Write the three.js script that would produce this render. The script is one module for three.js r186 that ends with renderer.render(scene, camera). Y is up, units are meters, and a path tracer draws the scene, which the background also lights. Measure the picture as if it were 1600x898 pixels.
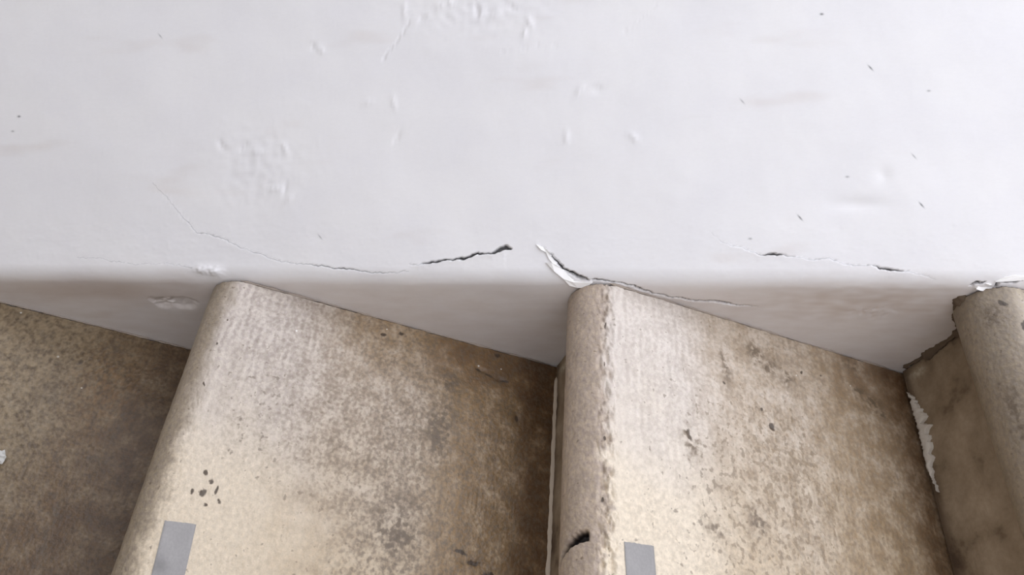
import * as THREE from 'three';

// ------------------------------------------------------------------ camera, sky, exposure
const scene = new THREE.Scene();
const camera = new THREE.PerspectiveCamera(38.06, 1600 / 898, 0.02, 60);
{
  const m = new THREE.Matrix4().makeBasis(
    new THREE.Vector3(0.92799, 0.36635, -0.06791),
    new THREE.Vector3(-0.27402, 0.54753, -0.79065),
    new THREE.Vector3(-0.25247, 0.75232, 0.60850));
  camera.quaternion.setFromRotationMatrix(m);
  camera.position.set(0.36184, 0.80429, 0.45189);
}
scene.add(camera);
{ // an even overcast sky, brighter towards the zenith
  const W = 64, H = 64, a = new Float32Array(W * H * 4);
  for (let j = 0; j < H; j++) for (let i = 0; i < W; i++) {
    const el = ((j + 0.5) / H - 0.5) * Math.PI, s = Math.max(0, Math.sin(el));
    const l = 0.3 + 0.9 * s, k = (j * W + i) * 4;
    a[k] = l * 0.955; a[k + 1] = l * 0.98; a[k + 2] = l * 1.08; a[k + 3] = 1;
  }
  const t = new THREE.DataTexture(a, W, H, THREE.RGBAFormat, THREE.FloatType);
  t.mapping = THREE.EquirectangularReflectionMapping; t.magFilter = THREE.LinearFilter; t.needsUpdate = true;
  scene.background = t; scene.environment = t;
}
const renderer = new THREE.WebGLRenderer({ antialias: true });
renderer.toneMapping = THREE.LinearToneMapping;
renderer.toneMappingExposure = 2.2;
renderer.shadowMap.enabled = true;

// ------------------------------------------------------------------ numbers of the staircase (metres)
const GO = 0.30, RISE = 0.14555, OVER = 0.0368, NOSE = 0.03;   // going, rise, overhang of the nosing, its radius
const FAR = 1.0;                                              // width of the flight

// ------------------------------------------------------------------ noise
function rng(seed) { let a = seed >>> 0; return () => { a = (a + 0x6D2B79F5) | 0; let t = Math.imul(a ^ (a >>> 15), 1 | a); t = (t + Math.imul(t ^ (t >>> 7), 61 | t)) ^ t; return ((t ^ (t >>> 14)) >>> 0) / 4294967296; }; }
const PERM = new Uint8Array(512), GX = new Float32Array(256), GY = new Float32Array(256);
{
  const r = rng(77), p = [...Array(256).keys()];
  for (let i = 255; i > 0; i--) { const j = Math.floor(r() * (i + 1)); [p[i], p[j]] = [p[j], p[i]]; }
  for (let i = 0; i < 512; i++) PERM[i] = p[i & 255];
  for (let i = 0; i < 256; i++) { const t = r() * Math.PI * 2; GX[i] = Math.cos(t); GY[i] = Math.sin(t); }
}
function noise(x, y) { // gradient noise, about -1..1
  const xf = Math.floor(x), yf = Math.floor(y), fx = x - xf, fy = y - yf, X = xf & 255, Y = yf & 255;
  const a = PERM[X + PERM[Y]], b = PERM[X + 1 + PERM[Y]], c = PERM[X + PERM[Y + 1]], d = PERM[X + 1 + PERM[Y + 1]];
  const u = fx * fx * fx * (fx * (fx * 6 - 15) + 10), v = fy * fy * fy * (fy * (fy * 6 - 15) + 10);
  const n0 = GX[a] * fx + GY[a] * fy, n1 = GX[b] * (fx - 1) + GY[b] * fy, n2 = GX[c] * fx + GY[c] * (fy - 1), n3 = GX[d] * (fx - 1) + GY[d] * (fy - 1);
  const p = n0 + (n1 - n0) * u, q = n2 + (n3 - n2) * u;
  return (p + (q - p) * v) * 1.5;
}
function fbm(x, y, o = 3) { let s = 0, a = 0.55, f = 1; for (let i = 0; i < o; i++) { s += a * noise(x * f + i * 17.3, y * f - i * 9.1); a *= 0.5; f *= 2.03; } return s; }
const clamp = (x, a = 0, b = 1) => x < a ? a : x > b ? b : x;
const smooth = (a, b, x) => { const t = clamp((x - a) / (b - a)); return t * t * (3 - 2 * t); };
const lerp = (a, b, t) => a + (b - a) * t;
const bump = (x, y, cx, cy, rx, ry = rx) => Math.exp(-(((x - cx) / rx) ** 2) - (((y - cy) / ry) ** 2));

// ------------------------------------------------------------------ small helpers
function tag(o, label, category, group, kind) {
  if (label) o.userData.label = label;
  if (category) o.userData.category = category;
  if (group) o.userData.group = group;
  if (kind) o.userData.kind = kind;
  return o;
}
function mesh(name, geometry, material, parent = scene) {
  const o = new THREE.Mesh(geometry, material); o.name = name; o.castShadow = o.receiveShadow = true; parent.add(o); return o;
}
function thing(name, label, category) { const g = new THREE.Group(); g.name = name; scene.add(g); return tag(g, label, category); }
// a texture computed per texel: paint(u metres, v metres, out) over a rectangle of a surface
function texture(w, h, u0, u1, v0, v1, paint, srgb = true) {
  const a = new Uint8Array(w * h * 4), c = [0, 0, 0];
  for (let j = 0; j < h; j++) for (let i = 0; i < w; i++) {
    paint(u0 + (u1 - u0) * (i + 0.5) / w, v0 + (v1 - v0) * (j + 0.5) / h, c);
    const k = (j * w + i) * 4;
    a[k] = clamp(c[0]) * 255; a[k + 1] = clamp(c[1]) * 255; a[k + 2] = clamp(c[2]) * 255; a[k + 3] = 255;
  }
  const t = new THREE.DataTexture(a, w, h);
  t.magFilter = THREE.LinearFilter; t.minFilter = THREE.LinearMipmapLinearFilter; t.generateMipmaps = true;
  t.wrapS = t.wrapT = THREE.MirroredRepeatWrapping;
  if (srgb) t.colorSpace = THREE.SRGBColorSpace;
  t.needsUpdate = true; return t;
}
// a rectangular net of points (rows x columns) as a surface; close = join the last column to the first
function net(rows, cols, point, uv) {
  const pos = new Float32Array(rows * cols * 3), tex = new Float32Array(rows * cols * 2), idx = new Uint32Array((rows - 1) * (cols - 1) * 6), p = [0, 0, 0];
  for (let j = 0, k = 0; j < rows; j++) for (let i = 0; i < cols; i++, k++) {
    point(i, j, p); pos.set(p, k * 3); uv(i, j, p); tex[k * 2] = p[0]; tex[k * 2 + 1] = p[1];
  }
  for (let j = 0, k = 0; j < rows - 1; j++) for (let i = 0; i < cols - 1; i++) {
    const a = j * cols + i, b = a + 1, c = a + cols, d = c + 1;
    idx[k++] = a; idx[k++] = b; idx[k++] = d; idx[k++] = a; idx[k++] = d; idx[k++] = c;
  }
  const g = new THREE.BufferGeometry();
  g.setAttribute('position', new THREE.BufferAttribute(pos, 3)); g.setAttribute('uv', new THREE.BufferAttribute(tex, 2));
  g.setIndex(new THREE.BufferAttribute(idx, 1)); g.computeVertexNormals(); return g;
}
function steps(list) { // [from, to, step] runs joined into one rising list
  const r = [];
  for (const [a, b, d] of list) { const n = Math.max(1, Math.round((b - a) / d)); for (let i = 0; i < n; i++) r.push(a + (b - a) * i / n); }
  r.push(list[list.length - 1][1]); return r;
}

// ------------------------------------------------------------------ the plastered side wall
// u runs up the pitch of the stairs, s across: below 0 down the upright face, above 0 over the sloping shoulder
const LEN = Math.hypot(GO, RISE), D = new THREE.Vector3(GO / LEN, RISE / LEN, 0), UPN = new THREE.Vector3(-RISE / LEN, GO / LEN, 0), Z = new THREE.Vector3(0, 0, 1);
const TILT = 35 * Math.PI / 180, ORIGIN = new THREE.Vector3(0.014, 0, 0);
const ACROSS = new THREE.Vector3().addScaledVector(Z, -Math.cos(TILT)).addScaledVector(UPN, Math.sin(TILT));
const SHOULDER = new THREE.Vector3().addScaledVector(UPN, Math.cos(TILT)).addScaledVector(Z, Math.sin(TILT));
const ROUND = 0.02, TURN = Math.PI / 2 - TILT, TAN = ROUND * Math.tan(TURN / 2);
// cracks: points [u, s in tenths of a millimetre, width in millimetres], and how far the plaster below has come forward
const CRACKS = [
  { lift: 1.3, deep: 6, p: [[4981, 118, 0.3], [5066, 127, 0.4], [5164, 133, 1.6], [5268, 156, 1.4], [5354, 168, 0.9], [5451, 174, 2.2], [5526, 197, 2.6], [5565, 214, 2], [5657, 220, 1], [5714, 221, 1.2], [5759, 243, 3], [5827, 272, 3.6], [5878, 261, 1.2]] },
  { lift: -0.8, deep: 8, p: [[6154, 290, 0.3], [6245, 205, 0.7], [6302, 133, 1.6], [6392, 66, 1.5], [6459, 21, 3.2], [6515, -1, 3.0], [6570, -18, 1]] },
  { lift: 0.5, deep: 6, p: [[6598, -18, 1.4], [6737, -35, 0.9], [6877, -69, 0.9], [7017, -122, 1.6], [7133, -195, 0.8], [7303, -239, 0.7], [7502, -283, 1.2], [7642, -291, 2.4], [7766, -308, 2.6], [7872, -354, 0.6], [8069, -370, 0.3]] },
  { lift: 0.7, deep: 4, thin: 0.55, p: [[7610, 404, 0.1], [7745, 310, 0.3], [7906, 261, 0.4], [8039, 217, 0.8], [8135, 223, 3.4], [8225, 218, 0.8], [8421, 181, 0.5], [8568, 187, 0.7], [8715, 155, 0.5], [8830, 123, 0.9], [8944, 134, 0.6], [9037, 102, 2.4], [9099, 92, 2.6], [9203, 87, 0.6], [9336, 61, 0.5], [9474, 8, 0.3]] },
  { lift: 0.8, deep: 6, p: [[9752, -53, 1.8], [9801, -18, 2.2], [9858, -9, 0.8]] },
  { lift: 0.5, deep: 6, p: [[9940, -69, 1.6], [9962, -16, 1.6], [10059, -7, 1.2], [10157, 2, 1]] },
  { lift: 0.35, deep: 2, p: [[2556, 869, 0.2], [2781, 630, 0.3], [2991, 411, 0.5], [3219, 353, 0.5], [3465, 248, 0.4], [3799, 144, 0.5], [4009, 122, 0.6], [4158, 105, 0.8], [4366, 77, 1.2], [4513, 55, 0.8], [4748, 34, 0.5], [4981, 46, 0.4]] },
  { lift: 0.2, deep: 1, p: [[1828, 183, 0.2], [2207, 137, 0.4], [2427, 109, 0.4], [2705, 122, 0.3], [2952, 82, 0.4]] },
  { lift: 0, deep: 0.8, p: [[4709, 1983, 2.2], [4813, 2134, 2.6], [4939, 2319, 2.4]] },
  { lift: 0, deep: 0.4, p: [[5787, 2019, 2], [6044, 2054, 2], [6260, 2066, 1.6]] },
  { lift: 0, deep: 0.4, p: [[6862, 2167, 2], [7028, 2301, 2], [7155, 2429, 2]] },
];
for (const c of CRACKS) {
  c.p = c.p.map(([u, s, w]) => [u / 1e4, s / 1e4, w * (c.thin || 0.8) / 1e3]);
  c.box = [Math.min(...c.p.map((q) => q[0])) - 0.02, Math.max(...c.p.map((q) => q[0])) + 0.02, Math.min(...c.p.map((q) => q[1])) - 0.02, Math.max(...c.p.map((q) => q[1])) + 0.02];
}
const LUMPS = [[4038, 2116], [4110, 2090], [4890, 2426], [5056, 2351], [5230, 2464], [5317, 2485], [5551, 2408], [5592, 2361], [5725, 2369], [5868, 2423], [6030, 2280], [5985, 2188], [3408, 1189], [3543, 1141], [3802, 1174], [3817, 821], [3856, 716], [3721, 804], [3193, 1215], [6364, 1252], [6473, 1661], [6630, 1670], [6950, 1245], [4806, 1583], [4841, 1262], [4569, 1587]];
const SPECKS = [[8947, 1819], [9419, 1612], [7880, 1548], [8547, 2295], [9295, 1056], [8751, 885], [9352, 643], [7943, 355], [4152, 366], [1199, 1503], [2571, 2245], [1140, 1363], [8359, 536]];
const SLIVER = [[6109, 301], [6171, 278], [6211, 245], [6245, 189], [6291, 127], [6268, 121], [6223, 172], [6194, 233], [6149, 256]];
const FLAKE = [[6195, 143], [6246, 138], [6291, 116], [6347, 82], [6403, 49], [6442, 27], [6436, -38], [6515, -46], [6604, -36], [6542, -92], [6475, -102], [6402, -75], [6348, -3], [6269, 65]];
const RIGHT = [[9798, -70], [9834, -26], [9894, -26], [9954, -51], [9916, -86], [9845, -87]];
const RIGHT2 = [[10006, 36], [10083, 53], [10160, 44], [10160, 12], [10085, 5], [9972, -14], [9938, -4]];
// nearest point of a crack: [distance with its side (+ above), half width, 0..1 along it]
function toCrack(c, u, s, out) {
  let best = 1e9; const P = c.p;
  for (let i = 0; i + 1 < P.length; i++) {
    const ax = P[i][0], ay = P[i][1], dx = P[i + 1][0] - ax, dy = P[i + 1][1] - ay, t = clamp(((u - ax) * dx + (s - ay) * dy) / (dx * dx + dy * dy));
    const ex = u - ax - t * dx, ey = s - ay - t * dy, e = Math.hypot(ex, ey);
    if (e < best) { best = e; out[0] = e * (dx * ey - dy * ex >= 0 ? 1 : -1); out[1] = lerp(P[i][2], P[i + 1][2], t) / 2; out[2] = (i + t) / (P.length - 1); }
  }
  return best;
}
function inside(poly, u, s) { let r = false; for (let i = 0, j = poly.length - 1; i < poly.length; j = i++) { const [a, b] = poly[i], [c, d] = poly[j]; if ((b > s) !== (d > s) && u < (c - a) * (s - b) / (d - b) + a) r = !r; } return r; }
const TMP = [0, 0, 0];
function wallHeight(u, s) { // metres out of the plaster's own face
  let h = 0.0016 * fbm(u * 7, s * 7, 3) + 0.0002 * fbm(u * 60 + 4, s * 80, 3) + 0.00022 * Math.max(0, fbm(u * 120, s * 130 + 5, 3) - 0.15);
  const wu = u + 0.0009 * noise(u * 260, s * 260) + 0.0014 * noise(u * 90, s * 90 + 7), ws = s + 0.0009 * noise(u * 260 + 31, s * 260) + 0.0014 * noise(u * 90 + 9, s * 90);
  for (const c of CRACKS) {
    if (u < c.box[0] || u > c.box[1] || s < c.box[2] || s > c.box[3]) continue;
    toCrack(c, wu, ws, TMP);
    const [e, w, t] = TMP, d = Math.abs(e), ends = smooth(0, 0.12, t) * smooth(0, 0.12, 1 - t);
    if (c.lift && e < 0) h += c.lift * 1e-3 * ends * Math.exp(-d / 0.007);
    h -= c.deep * 1e-3 * (1 - smooth(w * 0.7, w * 1.25 + 0.0002, d)) * clamp(w / 0.0008);
  }
  for (let i = 0; i < LUMPS.length; i++) {
    const cu = LUMPS[i][0] / 1e4, cs = LUMPS[i][1] / 1e4, du = u - cu, ds = s - cs;
    if (Math.abs(du) > 0.02 || Math.abs(ds) > 0.02) continue;
    const a = i * 2.4, x = du * Math.cos(a) + ds * Math.sin(a), y = -du * Math.sin(a) + ds * Math.cos(a);
    h += (i % 3 ? 0.0009 : -0.001) * Math.exp(-((x / 0.0055) ** 2) - ((y / 0.0025) ** 2)) * (1 + 0.7 * noise(u * 400, s * 400));
  }
  h += 0.0004 * bump(u, s, 0.36, 0.1, 0.05, 0.04) * noise(u * 120, s * 160) + 0.0005 * bump(u, s, 0.55, 0.24, 0.07, 0.02) * noise(u * 130, s * 170);
  { const k = bump(u, s, 0.262, -0.04, 0.026, 0.011); h -= 0.0028 * smooth(0.3, 0.85, k * (1 + 0.9 * fbm(u * 60, s * 90, 3))) * (1 + 0.4 * fbm(u * 150, s * 150, 3)); }      // scraped hollow in the face of the lowest step
  h -= 0.002 * bump(u, s, 0.885, 0.065, 0.02, 0.005) + 0.001 * bump(u, s, 0.905, 0.09, 0.006, 0.006);  // shallow dents below the right crack
  h += 0.0025 * (bump(u, s, 0.318, 0.004, 0.006, 0.005) + bump(u, s, 0.306, 0.006, 0.008, 0.004)) * (1 + 0.5 * noise(u * 300, s * 300));  // plaster lip against the second step
  h -= 0.0012 * bump(u, s, 0.905, -0.045, 0.02, 0.008) * Math.max(0, noise(u * 200, s * 200) + 0.1);
  return h;
}
const WP = new THREE.Vector3(), WN = new THREE.Vector3();
function onWall(u, s, out, lift = 0) { // a point of the wall's plastered surface
  const p = WP, n = WN;
  p.copy(ORIGIN).addScaledVector(D, u);
  if (s <= -TAN) { p.addScaledVector(UPN, s); n.copy(Z); }
  else if (s >= TAN) { p.addScaledVector(ACROSS, s); n.copy(SHOULDER); }
  else { // round the edge
    const a = (s + TAN) / (2 * TAN) * TURN;
    n.copy(Z).multiplyScalar(Math.cos(a)).addScaledVector(UPN, Math.sin(a));
    p.addScaledVector(UPN, -TAN).addScaledVector(Z, -ROUND).addScaledVector(n, ROUND);
  }
  p.addScaledVector(n, wallHeight(u, s) + lift);
  out[0] = p.x; out[1] = p.y; out[2] = p.z;
}
{
  const us = steps([[-0.9, 0.02, 0.02], [0.02, 1.1, 0.0011], [1.1, 1.9, 0.02]]);
  const ss = steps([[-0.62, -0.18, 0.02], [-0.18, -0.045, 0.002], [-0.045, 0.05, 0.0008], [0.05, 0.3, 0.0028], [0.3, 0.9, 0.02]]);
  // after the last row the sheet goes back down behind, so that the wall is solid
  const R = ss.length, g = net(R + 3, us.length, (i, j, out) => {
    if (j < R) return onWall(us[i], ss[j], out);
    onWall(us[i], j === R + 2 ? ss[0] : ss[R - 1], out);
    if (j === R) out[1] -= 0.1; else { out[1] = -1.4; if (j === R + 1) out[2] = -0.9; }
  }, (i, j, out) => { const s = ss[Math.min(j, R - 1)]; out[0] = (us[i] + 0.02) / 1.16; out[1] = (s + 0.19) / 0.5; });
  const paint = texture(2048, 1024, -0.02, 1.14, -0.19, 0.31, (u, s, c) => {
    let r = 0.9, gg = 0.892, b = 0.89;
    const m = fbm(u * 14, s * 18, 4), f = noise(u * 420, s * 900) * 0.5 + noise(u * 160, s * 420) * 0.5;
    const k = 1 + 0.018 * m + 0.008 * f; r *= k; gg *= k; b *= k * (1 - 0.006 * m);
    let y = smooth(0.25, 0.8, fbm(u * 9 + 3, s * 30 + 8, 3)) * 0.05;                                   // faint grubby patches
    y += 0.1 * bump(u, s, 0.19, -0.02, 0.1, 0.02) + 0.06 * bump(u, s, 0.9, -0.03, 0.1, 0.03) * (1 + noise(u * 60, s * 160));
    const faceTone = s < 0.004 ? 0.1 * smooth(0.004, -0.02, s) * (0.8 + 0.35 * fbm(u * 30, s * 90, 3)) : 0;   // lower face a little darker and warmer
    y += faceTone;
    r *= 1 - y * 0.8; gg *= 1 - y * 1.08; b *= 1 - y * 1.3;
    for (let i = 0; i < SPECKS.length; i++) { const q = (i % 3 ? 0.25 : 0.5) * bump(u + (i % 2 ? 0 : 0.8 * (s - SPECKS[i][1] / 1e4)), s, SPECKS[i][0] / 1e4, SPECKS[i][1] / 1e4, i % 2 ? 0.0014 : 0.0007, i % 2 ? 0.0008 : 0.002); r *= 1 - q; gg *= 1 - q; b *= 1 - q; }
    for (const q of CRACKS) {
      if (u < q.box[0] || u > q.box[1] || s < q.box[2] || s > q.box[3]) continue;
      const wu = u + 0.0009 * noise(u * 260, s * 260) + 0.0014 * noise(u * 90, s * 90 + 7), ws = s + 0.0009 * noise(u * 260 + 31, s * 260) + 0.0014 * noise(u * 90 + 9, s * 90);
      toCrack(q, wu, ws, TMP);
      if (q.deep > 0.9) { const w = TMP[1], k2 = 0.55 * (1 - smooth(w * 0.5, w * 1.1 + 0.0003, Math.abs(TMP[0]))) * clamp(w / 0.0005, 0.25); r *= 1 - k2; gg *= 1 - k2; b *= 1 - k2; }
    }
    c[0] = r; c[1] = gg; c[2] = b;
  });
  const wall = mesh('wall_side', g, new THREE.MeshStandardMaterial({ map: paint, roughness: 0.62 }));
  tag(wall, 'white painted plaster side wall with cracks above the stone steps', null, null, 'structure');
  // loose pieces of the top coat that have sprung off along the crack
  const white = new THREE.MeshStandardMaterial({ color: 0xf7f5f2, roughness: 0.8 });
  const flake = (outline, lift) => {
    const sh = new THREE.Shape(outline.map(([u, s]) => new THREE.Vector2(u / 1e4, s / 1e4)));
    const g = new THREE.ExtrudeGeometry(sh, { depth: 1, bevelEnabled: false }), P = g.attributes.position, o = [0, 0, 0];
    for (let i = 0; i < P.count; i++) {
      const u = P.getX(i), s = P.getY(i), top = P.getZ(i) > 0.5;
      onWall(u, s, o, top ? lift * (1 + 0.5 * noise(u * 300, s * 300)) : -0.002); P.setXYZ(i, o[0], o[1], o[2]);
    }
    g.computeVertexNormals(); mesh('plaster_flake', g, white, wall);
  };
  flake(SLIVER, 0.0016); flake(FLAKE, 0.0022); flake(RIGHT, 0.0022); flake(RIGHT2, 0.0016);
}

{ // unseen foot of the stairs, with walls and an overhead slab added for shade
  const plaster = new THREE.MeshStandardMaterial({ color: 0xcfcac2, roughness: 0.9 });
  const box = (name, x0, x1, y0, y1, z0, z1, m = plaster) => { const o = mesh(name, new THREE.BoxGeometry(x1 - x0, y1 - y0, z1 - z0), m); o.position.set((x0 + x1) / 2, (y0 + y1) / 2, (z0 + z1) / 2); return tag(o, null, null, null, 'structure'); };
  box('floor', -1.3, 2.4, -0.4, -RISE, 0.004, FAR + 0.02, new THREE.MeshStandardMaterial({ color: 0x8d7f6a, roughness: 0.8 }));
  box('wall_added_left', -1.5, -1.3, -0.4, 2.6, -1.2, FAR + 0.02);
  box('ceiling_added', -1.5, 0.25, 2.2, 2.4, -1.2, FAR + 0.2);
  box('wall_added_front', -1.5, 2.4, -0.4, 1.25, FAR + 0.02, FAR + 0.2);
}

// ------------------------------------------------------------------ stone steps
const GRAIN = texture(1024, 1024, 0, 0.16, 0, 0.16, (u, v, c) => { c[0] = c[1] = c[2] = 0.5 + 0.32 * fbm(u * 300, v * 260, 4); }, false);
function stoneLook(paint) {
  const map = texture(1536, 1024, -0.12, 0.36, 0, 0.32, paint);
  const bumps = GRAIN.clone(); bumps.repeat.set(3, 2); bumps.needsUpdate = true;
  return new THREE.MeshStandardMaterial({ map, roughness: 0.42, bumpMap: bumps, bumpScale: 0.0011 });
}
const mix3 = (c, r, g, b, k) => { c[0] += (r - c[0]) * k; c[1] += (g - c[1]) * k; c[2] += (b - c[2]) * k; };
// what the stone looks like at q metres from the round of the nosing and z metres from the wall
const spot = (q, z, list) => { let k = 0; for (const [a, b, r, e] of list) { const x = (q - a) / r, y = (z - b) / (r * (e || 1)); if (x * x + y * y < 6) k = Math.max(k, 1.25 * Math.exp(-x * x - y * y)); } return k; };
const gap = (q, z) => Math.abs(z - 0.2275 - 0.013 * (Math.max(0, -0.026 - q) / 0.026) ** 2 - 0.0012 * noise(q * 260, 3)) * (1 + 20 * Math.max(0, -0.032 - q));   // distance from the break in the nosing
function worn(q, z, c, o) {
  const w = q + 0.004 * noise(q * 60, z * 60), v = z + 0.004 * noise(q * 60 + 9, z * 60);
  const big = fbm(q * 16 + o.seed, z * 12, 3), mid = fbm(q * 60 + o.seed, z * 50, 3);
  c[0] = o.base[0]; c[1] = o.base[1]; c[2] = o.base[2];
  if (o.cool) mix3(c, o.cool[0], o.cool[1], o.cool[2], 1 - smooth(0.04, 0.24, v - 0.15 * w + 0.05 * big));   // paler, greyer tone towards the wall
  // fine combed grain of the grey upper part: rows that follow the nosing
  const comb = Math.sin(q * 930 + 1.6 * noise(q * 40, z * 35)) * (0.35 + 0.9 * noise(q * 80, z * 50)), fine = fbm(q * 270, z * 230 + o.seed, 3), dots = fbm(q * 200 + o.seed * 3, z * 175, 3);
  const upper = (1 - smooth(o.comb - 0.05, o.comb + 0.07, v - 0.5 * w + 0.03 * big)) ;
  mix3(c, 0.65, 0.595, 0.56, o.grey * upper * smooth(-0.4, 0.5, fine + 0.3 * comb + 0.3 * mid));
  mix3(c, 0.9, 0.87, 0.85, 0.35 * upper * smooth(0.15, 0.7, fine - 0.3 * comb));
  // dark flecks where the pale skin is worn through
  const density = o.flecks(w, v) + 0.12 * big + 0.16 * mid, edge = 0.5 - 1.05 * density;
  mix3(c, 0.5, 0.455, 0.4, 0.6 * smooth(edge - 0.03, edge + 0.2, dots));
  // ochre staining, then browner and darker towards the back
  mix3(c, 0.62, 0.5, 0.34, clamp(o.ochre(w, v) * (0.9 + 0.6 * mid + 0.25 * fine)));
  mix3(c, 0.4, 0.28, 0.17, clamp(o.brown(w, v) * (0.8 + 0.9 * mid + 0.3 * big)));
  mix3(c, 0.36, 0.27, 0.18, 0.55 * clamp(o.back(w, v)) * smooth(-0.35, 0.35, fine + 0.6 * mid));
  // front of the nosing: shade put into the colour, plus grime, ragged upper edge
  { // close mottling, grey over cream
    const k = o.mottle(w, v), mo = 0.7 * fbm(q * 330 + 31, z * 300 + o.seed, 3) + 0.5 * fbm(q * 170 + 3, z * 150 + o.seed, 2) + 0.35 * mid;
    mix3(c, o.dark[0], o.dark[1], o.dark[2], k * smooth(-0.3, 0.5, mo) * smooth(-0.012, 0.02, w)); mix3(c, 0.93, 0.88, 0.8, 0.22 * k * smooth(0.25, 0.6, -mo));
  }
  const n = smooth(-0.004, -0.004 - o.soft, w + 0.006 * mid + 0.004 * fine + o.rag * 0.004 * noise(z * 70, 5));
  mix3(c, o.front[0] * (1 + 0.1 * mid + 0.06 * fine), o.front[1] * (1 + 0.1 * mid + 0.06 * fine), o.front[2] * (1 + 0.1 * mid), 0.92 * n);
  mix3(c, 0.38, 0.32, 0.25, 0.5 * n * smooth(0.38, 0.6, dots));
  mix3(c, 0.28, 0.23, 0.18, 0.85 * smooth(0.25, 0.8, spot(w + 0.0008 * fine, v + 0.0012 * dots, o.pits) * (1 + 0.9 * fine + 0.6 * dots)));
  if (o.gap) mix3(c, 0.08, 0.06, 0.05, smooth(0.0042, 0.0026, gap(q, z)) * smooth(-0.058, -0.05, q) * smooth(-0.021, -0.026, q));  // shade inside the break put into the colour, over the carved notch
  mix3(c, 0.42, 0.36, 0.29, 0.75 * clamp(spot(w, v, o.patches) * 1.1 * smooth(-0.3, 0.35, dots + 0.5 * mid + 0.4 * fine)));
  mix3(c, 0.97, 0.96, 0.93, smooth(0.6, 0.9, spot(q, z, o.drops)));
  const g = o.tone * (1 + 0.09 * fine + 0.04 * dots + 0.03 * noise(q * 900, z * 900)); c[0] *= g; c[1] *= g; c[2] *= g;
}
const none = () => 0;
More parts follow.
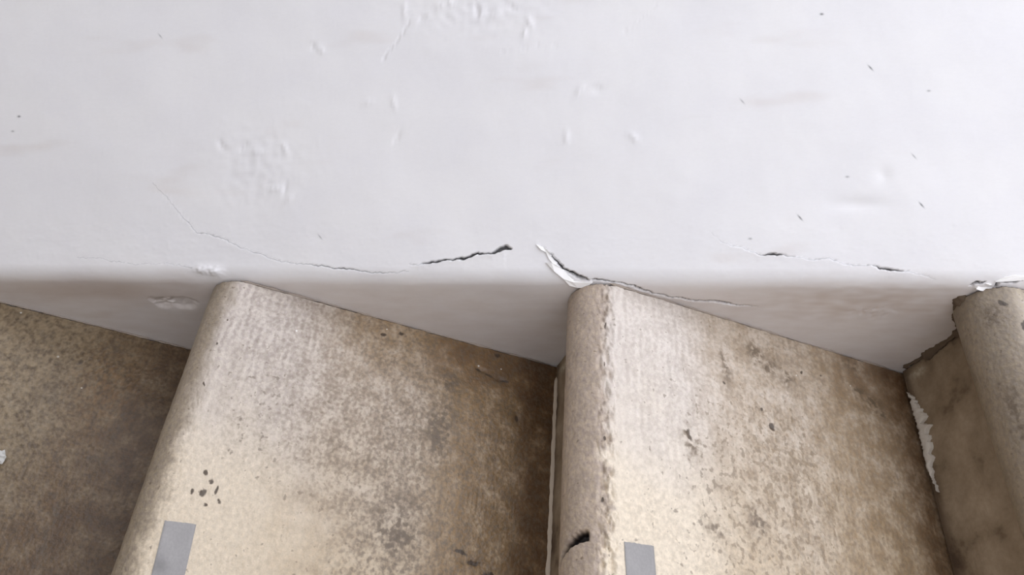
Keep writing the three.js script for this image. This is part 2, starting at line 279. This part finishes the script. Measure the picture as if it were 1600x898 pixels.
const PAINT = [
  (q, z, c) => { // the dirty lowest step
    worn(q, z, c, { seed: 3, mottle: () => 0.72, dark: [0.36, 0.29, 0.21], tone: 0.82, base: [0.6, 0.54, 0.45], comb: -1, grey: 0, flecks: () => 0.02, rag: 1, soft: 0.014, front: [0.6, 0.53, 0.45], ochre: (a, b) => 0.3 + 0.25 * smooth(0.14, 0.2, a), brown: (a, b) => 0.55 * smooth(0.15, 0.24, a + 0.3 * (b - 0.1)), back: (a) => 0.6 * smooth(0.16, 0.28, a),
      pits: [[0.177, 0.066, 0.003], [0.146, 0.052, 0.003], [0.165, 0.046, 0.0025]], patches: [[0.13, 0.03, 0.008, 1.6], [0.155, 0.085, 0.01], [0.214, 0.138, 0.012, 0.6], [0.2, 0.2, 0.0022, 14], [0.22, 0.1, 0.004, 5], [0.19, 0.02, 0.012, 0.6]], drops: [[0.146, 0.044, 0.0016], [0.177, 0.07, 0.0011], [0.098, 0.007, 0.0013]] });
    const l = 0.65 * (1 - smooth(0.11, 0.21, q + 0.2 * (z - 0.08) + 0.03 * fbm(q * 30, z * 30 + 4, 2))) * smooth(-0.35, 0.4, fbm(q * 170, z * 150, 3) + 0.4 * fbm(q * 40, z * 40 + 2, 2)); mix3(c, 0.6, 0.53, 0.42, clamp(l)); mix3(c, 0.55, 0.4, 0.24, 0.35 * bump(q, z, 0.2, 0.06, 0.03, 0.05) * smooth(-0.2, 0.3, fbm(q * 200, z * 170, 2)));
  },
  (q, z, c) => worn(q, z, c, { seed: 11, mottle: (a, b) => (0.24 + 0.46 * smooth(0.02, 0.16, a)) * (1 - 0.85 * smooth(0.13, 0.19, b - 0.25 * a) * (1 - smooth(0.09, 0.16, a))), dark: [0.47, 0.41, 0.34], tone: 0.92, base: [0.88, 0.815, 0.715], cool: [0.87, 0.825, 0.775], comb: 0.1, grey: 0.75, rag: 0.6, soft: 0.02, front: [0.61, 0.55, 0.47],
    flecks: (a, b) => 0.06 + 0.26 * smooth(0.05, 0.16, a + 0.35 * (b - 0.2) * (b > 0.2 ? -1 : 0.3)) * smooth(0.04, 0.12, b) + 0.2 * bump(a, b, 0.05, 0.12, 0.05, 0.04) + 0.1 * smooth(0.14, 0.2, a),
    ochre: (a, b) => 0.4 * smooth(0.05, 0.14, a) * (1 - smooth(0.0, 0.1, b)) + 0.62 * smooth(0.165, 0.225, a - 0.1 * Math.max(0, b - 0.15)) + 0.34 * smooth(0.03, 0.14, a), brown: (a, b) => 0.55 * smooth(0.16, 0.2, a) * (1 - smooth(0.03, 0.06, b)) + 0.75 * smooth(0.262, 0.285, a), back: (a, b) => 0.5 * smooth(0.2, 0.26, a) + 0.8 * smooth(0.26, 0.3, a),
    pits: [[0.269, 0.069, 0.0028, 1.5], [0.228, 0.027, 0.0035, 0.5], [0.238, 0.031, 0.005, 0.35], [0.254, 0.034, 0.004, 0.35], [0.145, 0.013, 0.0022], [0.131, 0.017, 0.002], [0.246, 0.009, 0.003], [0.013, 0.184, 0.0017], [0.0175, 0.189, 0.0021], [0.0105, 0.203, 0.0013, 2.4], [0.0165, 0.2025, 0.0019, 2], [0.0255, 0.1965, 0.0015, 2.6], [0.0295, 0.205, 0.0014, 1.8], [0.019, 0.213, 0.0016, 0.7], [0.228, 0.208, 0.006, 0.35], [0.24, 0.213, 0.006, 0.35], [0.252, 0.22, 0.006, 0.35], [-0.006, 0.045, 0.001], [-0.008, 0.07, 0.0011], [-0.01, 0.11, 0.001, 2]],
    patches: [[0.199, 0.05, 0.012, 0.8], [0.196, 0.1, 0.012, 2.5], [0.17, 0.2, 0.02, 1.2]], drops: [[0.052, 0.038, 0.0013], [0.132, 0.011, 0.0009], [0.226, 0.024, 0.0012], [0.249, 0.021, 0.001]] }),
  (q, z, c) => worn(q, z, c, { seed: 23, gap: true, mottle: (a, b) => 0.16 + 0.3 * smooth(0.02, 0.17, a), dark: [0.52, 0.46, 0.39], tone: 0.95, base: [0.91, 0.85, 0.755], cool: [0.9, 0.86, 0.815], comb: 0.12, grey: 0.45, rag: 1.6, soft: 0.012, front: [0.68, 0.61, 0.54],
    flecks: (a, b) => 0.06 + 0.26 * smooth(0.02, 0.09, a) * smooth(0.05, 0.12, b) + 0.1 * smooth(0.08, 0.14, a) - 0.25 * smooth(0.17, 0.21, a),
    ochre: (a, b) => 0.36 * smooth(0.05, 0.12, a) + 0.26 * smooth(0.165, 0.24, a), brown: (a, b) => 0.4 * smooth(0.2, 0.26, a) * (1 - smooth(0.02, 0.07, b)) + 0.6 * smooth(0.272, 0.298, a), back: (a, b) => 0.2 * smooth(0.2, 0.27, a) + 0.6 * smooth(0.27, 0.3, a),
    pits: [[0.065, 0.13, 0.0026, 2], [0.188, 0.037, 0.0018], [0.207, 0.032, 0.0015], [0.145, 0.101, 0.0035, 0.8], [0.138, 0.086, 0.0016], [0.1, 0.07, 0.0014], [-0.009, 0.046, 0.001, 3], [-0.009, 0.085, 0.0008, 3], [-0.01, 0.15, 0.0011, 2], [-0.012, 0.2, 0.001, 3]],
    patches: [[0.138, 0.03, 0.008, 1.2], [0.152, 0.041, 0.008, 0.9], [0.168, 0.048, 0.006], [0.105, 0.05, 0.004, 5], [0.262, 0.046, 0.011, 0.7], [0.247, 0.04, 0.006], [0.27, 0.056, 0.009, 0.6], [0.065, 0.135, 0.008, 1.5], [0.246, 0.012, 0.012, 0.5], [0.08, 0.206, 0.007, 0.7], [0.12, 0.19, 0.006, 2]], drops: [[0.18, 0.041, 0.0009], [0.24, 0.035, 0.0009]] }),
  (q, z, c) => worn(q, z, c, { seed: 37, mottle: () => 0.25, dark: [0.5, 0.44, 0.37], tone: 0.86, base: [0.82, 0.76, 0.66], comb: 0.1, grey: 0.5, rag: 1, soft: 0.014, front: [0.6, 0.54, 0.46], flecks: () => 0.15, ochre: none, brown: none, back: none, pits: [[-0.02, 0.02, 0.003], [-0.01, 0.04, 0.003, 2]], patches: [[-0.03, 0.03, 0.01], [-0.035, 0.12, 0.01, 3]], drops: [] }),
];
// profile of the tread from under the nosing round to the far end; q = length along it, 0 where the round meets the flat
const LIP = 0.062, BACK = GO + OVER + 0.012;
function profile(q, out) { // x, y relative to the front top corner; normal
  const arc = NOSE * Math.PI / 2;
  if (q >= 0) { out[0] = NOSE + q; out[1] = 0; out[2] = 0; out[3] = 1; return; }
  if (q > -arc * 2) { const a = -q / NOSE; out[2] = -Math.sin(a); out[3] = Math.cos(a); out[0] = NOSE + NOSE * out[2]; out[1] = -NOSE + NOSE * out[3]; return; }
  out[0] = NOSE + (-arc * 2 - q); out[1] = -2 * NOSE; out[2] = 0; out[3] = -1;
}
function treadGeometry(height, depth = BACK, dense = 0.36) {
  const qs = steps([[-0.14, -0.1, 0.01], [-0.1, 0.02, 0.0008], [0.02, Math.min(depth, 0.36) - NOSE, 0.0025], ...(depth > 0.36 ? [[0.33, depth - NOSE, 0.03]] : [])]);
  const zs = steps([[0.0012, 0.03, 0.0012], [0.03, 0.205, 0.0018], [0.205, 0.25, height.seed > 14 && height.seed < 17 ? 0.0006 : 0.0018], [0.25, 0.32, 0.0018], [0.32, FAR, 0.02]]);
  const o = [0, 0, 0, 0], Rw = qs.length;
  // extra rows close the slab below; extra columns close its ends
  const g = net(zs.length + 2, Rw + 2, (i, j, p) => {
    const end = j === 0 || j === zs.length + 1, z = zs[clamp(j - 1, 0, zs.length - 1)];
    const ii = clamp(i, 0, Rw - 1); profile(qs[ii], o);
    if (i === Rw || i === Rw + 1) { o[1] = -2 * NOSE; if (i === Rw + 1) { profile(qs[0], o); } }
    const h = (i < Rw && !end) ? height(qs[ii], z) : 0, edge = j <= 1 ? (height.seed > 20 ? 0.0045 : 0.0016) * Math.abs(noise(o[0] * 90 + 3 * o[1] * 40, height.seed || 3)) + 0.0012 * Math.abs(noise(o[0] * 330, 9)) : 0;
    p[0] = o[0] + o[2] * h; p[1] = o[1] + o[3] * h; p[2] = z + edge;
    if (end) { p[0] = lerp(p[0], NOSE + 0.1, 0.999); p[1] = -NOSE; }
  }, (i, j, p) => { const ii = clamp(i, 0, Rw - 1); p[0] = (qs[ii] + 0.12) / 0.48; let z = zs[clamp(j - 1, 0, zs.length - 1)]; if (z > 0.32) z = 0.32 - Math.abs(((z - 0.32) % 0.12) - (((z - 0.32) % 0.12) > 0.06 ? 0.12 : 0)); p[1] = z / 0.32; });
  return g;
}
function stoneHeight(k) {
  const seed = k * 7.3 + 1;
  const f = (q, z) => {
    let h = 0.0011 * fbm(q * 14 + seed, z * 9, 2) + 0.0004 * fbm(q * 110 + seed * 3, z * 90, 3);
    const rim = bump(q, 0, -0.009, 0, 0.007, 1);                       // chipped line along the top of the nosing
    h -= (k === 2 ? 0.0062 : 0.0014) * rim * Math.max(0, fbm(q * 190 + seed, z * 95, 3) + (k === 2 ? 0.15 : -0.05));
    if (k === 2) h -= 0.008 * smooth(0.005, 0.002, gap(q, z)) * smooth(-0.058, -0.05, q) * smooth(-0.021, -0.026, q);   // broken gap in the front
    for (const [a, b, r, e] of (PITS[k] || [])) h -= 0.0022 * bump(q, z, a, b, r, r * (e || 1));
    return h;
  };
  f.seed = seed; return f;
}
const PITS = [[], [[0.269, 0.069, 0.003, 1.5], [0.23, 0.028, 0.005, 0.4], [0.25, 0.033, 0.006, 0.3], [0.24, 0.214, 0.016, 0.12]], [[0.065, 0.13, 0.003, 2], [0.145, 0.101, 0.004], [0.188, 0.037, 0.002], [-0.012, 0.19, 0.003, 4]], []];
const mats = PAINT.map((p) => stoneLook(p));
const RISER = texture(512, 1024, 0, 0.1, 0, 0.32, (y, z, c) => {
  const m = fbm(y * 40, z * 30, 3), f = fbm(y * 240, z * 260, 3); c[0] = 0.5; c[1] = 0.43; c[2] = 0.34;
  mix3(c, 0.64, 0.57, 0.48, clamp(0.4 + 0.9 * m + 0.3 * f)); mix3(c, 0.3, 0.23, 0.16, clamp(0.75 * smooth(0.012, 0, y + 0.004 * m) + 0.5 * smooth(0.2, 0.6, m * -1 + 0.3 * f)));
  mix3(c, 0.74, 0.69, 0.6, 0.8 * bump(y, z, 0.016, 0.012, 0.01, 0.005) * (1 + f));
});
const riserMat = new THREE.MeshStandardMaterial({ map: RISER, roughness: 0.75, bumpMap: GRAIN, bumpScale: 0.0008 });
function riserGeometry(h, seed) {
  const ys = steps([[0, h, 0.003]]), zs = steps([[0.0012, 0.32, 0.003], [0.32, FAR, 0.03]]);
  const cols = ys.length;
  return net(zs.length, cols + 3, (i, j, p) => {
    const z = zs[j];
    if (i < cols) { p[0] = -0.0012 * fbm(ys[i] * 40 + seed, z * 40, 3); p[1] = ys[i]; p[2] = z; }
    else { p[0] = i < cols + 2 ? 0.05 : 0; p[1] = i === cols ? h : 0; p[2] = z; }
  }, (i, j, p) => { p[0] = ys[Math.min(i, cols - 1)] / 0.1; p[1] = zs[j] / 0.32; });
}
// grey adhesive strip laid along the nosing; q0..q1 across it, from z0 to the far side of the flight
const tapeMat = new THREE.MeshStandardMaterial({ roughness: 0.6, map: texture(256, 512, 0, 0.025, 0, 0.1, (u, v, c) => { const f = fbm(u * 500, v * 400, 3), m = fbm(u * 60, v * 50, 2); const k = 0.585 + 0.03 * f + 0.03 * m - 0.08 * bump(u, v, 0.005, 0.034, 0.006, 0.006); c[0] = k * 1.005; c[1] = k * 0.985; c[2] = k * 0.97; }) });
function tape(k, q0, q1, z0, slew, parent) {
  const height = stoneHeight(k), n = 12, zs = steps([[z0, 0.34, 0.004], [0.34, FAR - 0.02, 0.03]]), o = [0, 0, 0, 0];
  const g = net(zs.length + 2, n + 3, (i, j, p) => {
    const z = zs[clamp(j - 1, 0, zs.length - 1)], t = clamp((i - 1) / n), q = lerp(q0, q1, t) + slew * (z - z0), side = i === 0 || i === n + 2 || j === 0 || j === zs.length + 1;
    profile(q, o); const h = height(q, z) + (side ? -0.0003 : 0.0006);
    p[0] = o[0] + o[2] * h; p[1] = o[1] + o[3] * h; p[2] = z + 0.0016 * (t - 0.5) * (j < 3 ? -1 : 0) + (j <= 1 ? 0.0006 * noise(q * 300, 4) : 0);
  }, (i, j, p) => { p[0] = clamp((i - 1) / n); p[1] = (zs[clamp(j - 1, 0, zs.length - 1)] - z0) / 0.1; });
  return mesh('adhesive_strip', g, tapeMat, parent);
}
const jointMat = new THREE.MeshStandardMaterial({ color: 0xa3968a, roughness: 0.9 }), dirtMat = new THREE.MeshStandardMaterial({ color: 0x5e4f3f, roughness: 0.95 });
function bead(name, path, radius, seed, material, parent) { // uneven line of mortar in a joint
  const curve = new THREE.CatmullRomCurve3(path.map((q) => new THREE.Vector3(...q))), L = curve.getLength(), n = Math.round(L / 0.0012);
  const g = new THREE.TubeGeometry(curve, n, radius, 8), P = g.attributes.position, c = new THREE.Vector3(), v = new THREE.Vector3();
  for (let i = 0; i < P.count; i++) {
    const t = Math.floor(i / 9) / n; curve.getPointAt(t, c); v.fromBufferAttribute(P, i).sub(c);
    const k = smooth(0, 0.04, t) * smooth(0, 0.04, 1 - t) * clamp(0.65 + 1.3 * fbm(t * L * 45 + seed, seed, 3), 0.08, 1.7) * (1 + 0.35 * noise(t * L * 260, (i % 9) * 2.3));
    v.multiplyScalar(k).add(c); P.setXYZ(i, v.x, v.y, v.z);
  }
  g.computeVertexNormals(); return mesh(name, g, material, parent);
}
const GROUP = 'worn stone steps of the flight';
const LABELS = ['lowest stone step, dark brown and dirty, at the left end of the flight', 'stone step with grey mottled tread, second from the left, next above the dark step', 'palest stone step with chipped nosing and a black gap broken in its front', 'uppermost stone step at the right edge, with a white plaster smear on its riser'];
for (let k = 0; k < 4; k++) {
  const t = thing(k ? 'stone_step_00' + k : 'stone_step', LABELS[k], 'step');
  t.userData.group = GROUP;
  t.position.set(k * GO, k * RISE, 0);
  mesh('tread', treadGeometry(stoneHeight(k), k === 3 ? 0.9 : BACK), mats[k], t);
  mesh('riser', riserGeometry(RISE - 2 * NOSE - 0.0035, k * 3.1), riserMat, t).position.set(OVER, -RISE + 0.0022, 0);
  if (k < 3) bead('joint_mortar', [[0.02, -0.0006, 0.0008], [0.12, -0.0006, 0.0005], [0.2, -0.0006, 0.0006], [GO + OVER - 0.01, -0.0006, 0.0006]], 0.0015, k * 5 + 2, jointMat, t);
  if (k === 3) bead('joint_mortar', [[OVER - 0.004, -RISE + 0.0065, 0.001], [OVER - 0.001, -RISE + 0.035, 0.001], [OVER - 0.006, -2 * NOSE - 0.004, 0.001], [NOSE * 0.75, -2 * NOSE + 0.001, 0.001], [0.004, -NOSE - 0.012, 0.0005], [-0.001, -NOSE + 0.004, 0]], 0.0052, 41, dirtMat, t);
  if (k === 1) tag(tape(1, -0.004, 0.0185, 0.2275, 0.075, t), 'grey adhesive strip');
  if (k === 2) {
    tag(tape(2, 0.0036, 0.0272, 0.2292, 0.05, t), 'grey adhesive strip');
    // thin pale line of pointing where the riser meets the tread below
    const n = 240, zs = steps([[0.012, 0.34, 0.0014], [0.34, FAR, 0.03]]);
    const g = net(zs.length, 7, (i, j, p) => { const a = Math.PI * (i / 6), z = zs[j], r = (0.0034 + 0.0011 * fbm(z * 90, 2, 3)) * smooth(0.011, 0.02, z); p[0] = OVER + 0.0012 - r * 1.15 * Math.sin(a) - 0.0006 * noise(z * 60, 8); p[1] = -RISE + 0.0009 + r * 1.4 * (0.5 - 0.5 * Math.cos(a)); p[2] = z; }, (i, j, p) => { p[0] = i; p[1] = j; });
    tag(mesh('pointing', g, new THREE.MeshStandardMaterial({ color: 0xc9bba8, roughness: 0.85 }), t), 'thin pale line of mortar');
  }
  if (k === 3) { // smear of white plaster left on the riser
    const zs = steps([[0.026, 0.128, 0.0012]]), top = (z) => { const t = (z - 0.026) / 0.102; return 0.002 + 0.0135 * Math.sin(Math.PI * Math.pow(t, 0.75)) * (1 + 0.8 * fbm(z * 170, 4, 3)) ; }, low = (z) => 0.0015 + 0.007 * Math.abs(fbm(z * 160, 8, 3)) + 0.006 * smooth(0.1, 0.128, z);
    const g = net(zs.length, 9, (i, j, p) => { const z = zs[j], t = i / 8, y = lerp(low(z), Math.max(low(z) + 0.0004, top(z)), t); p[0] = OVER - 0.0005 - 0.0022 * Math.pow(Math.sin(Math.PI * t), 0.5) * (1 + 0.4 * noise(z * 300, t * 3)) - 0.0008; p[1] = -RISE + 0.0006 + y; p[2] = z; if (i === 0 || i === 8) p[0] = OVER + 0.002; }, (i, j, p) => { p[0] = i; p[1] = j; });
    tag(mesh('plaster_smear', g, new THREE.MeshStandardMaterial({ color: 0xd6cfc4, roughness: 0.85 }), t), 'rough smear of white plaster');
  }
}
{ // crumpled scrap of paper on the lowest tread
  const r = rng(5), g = new THREE.IcosahedronGeometry(0.005, 2), P = g.attributes.position, v = new THREE.Vector3();
  for (let i = 0; i < P.count; i++) { v.fromBufferAttribute(P, i); const k = 1 + 0.55 * noise(v.x * 420 + 3, v.y * 420 + v.z * 300) + 0.3 * noise(v.z * 800, v.x * 800); v.multiplyScalar(k); P.setXYZ(i, v.x * 1.1, v.y * 0.55, v.z * 1.2); }
  g.computeVertexNormals();
  const o = mesh('paper_scrap', g, new THREE.MeshStandardMaterial({ color: 0xc4c2bc, roughness: 0.6, flatShading: true })); o.position.set(0.168, 0.003, 0.153);
  tag(o, 'small crumpled white scrap lying on the dark lowest step', 'scrap');
}
renderer.render(scene, camera);
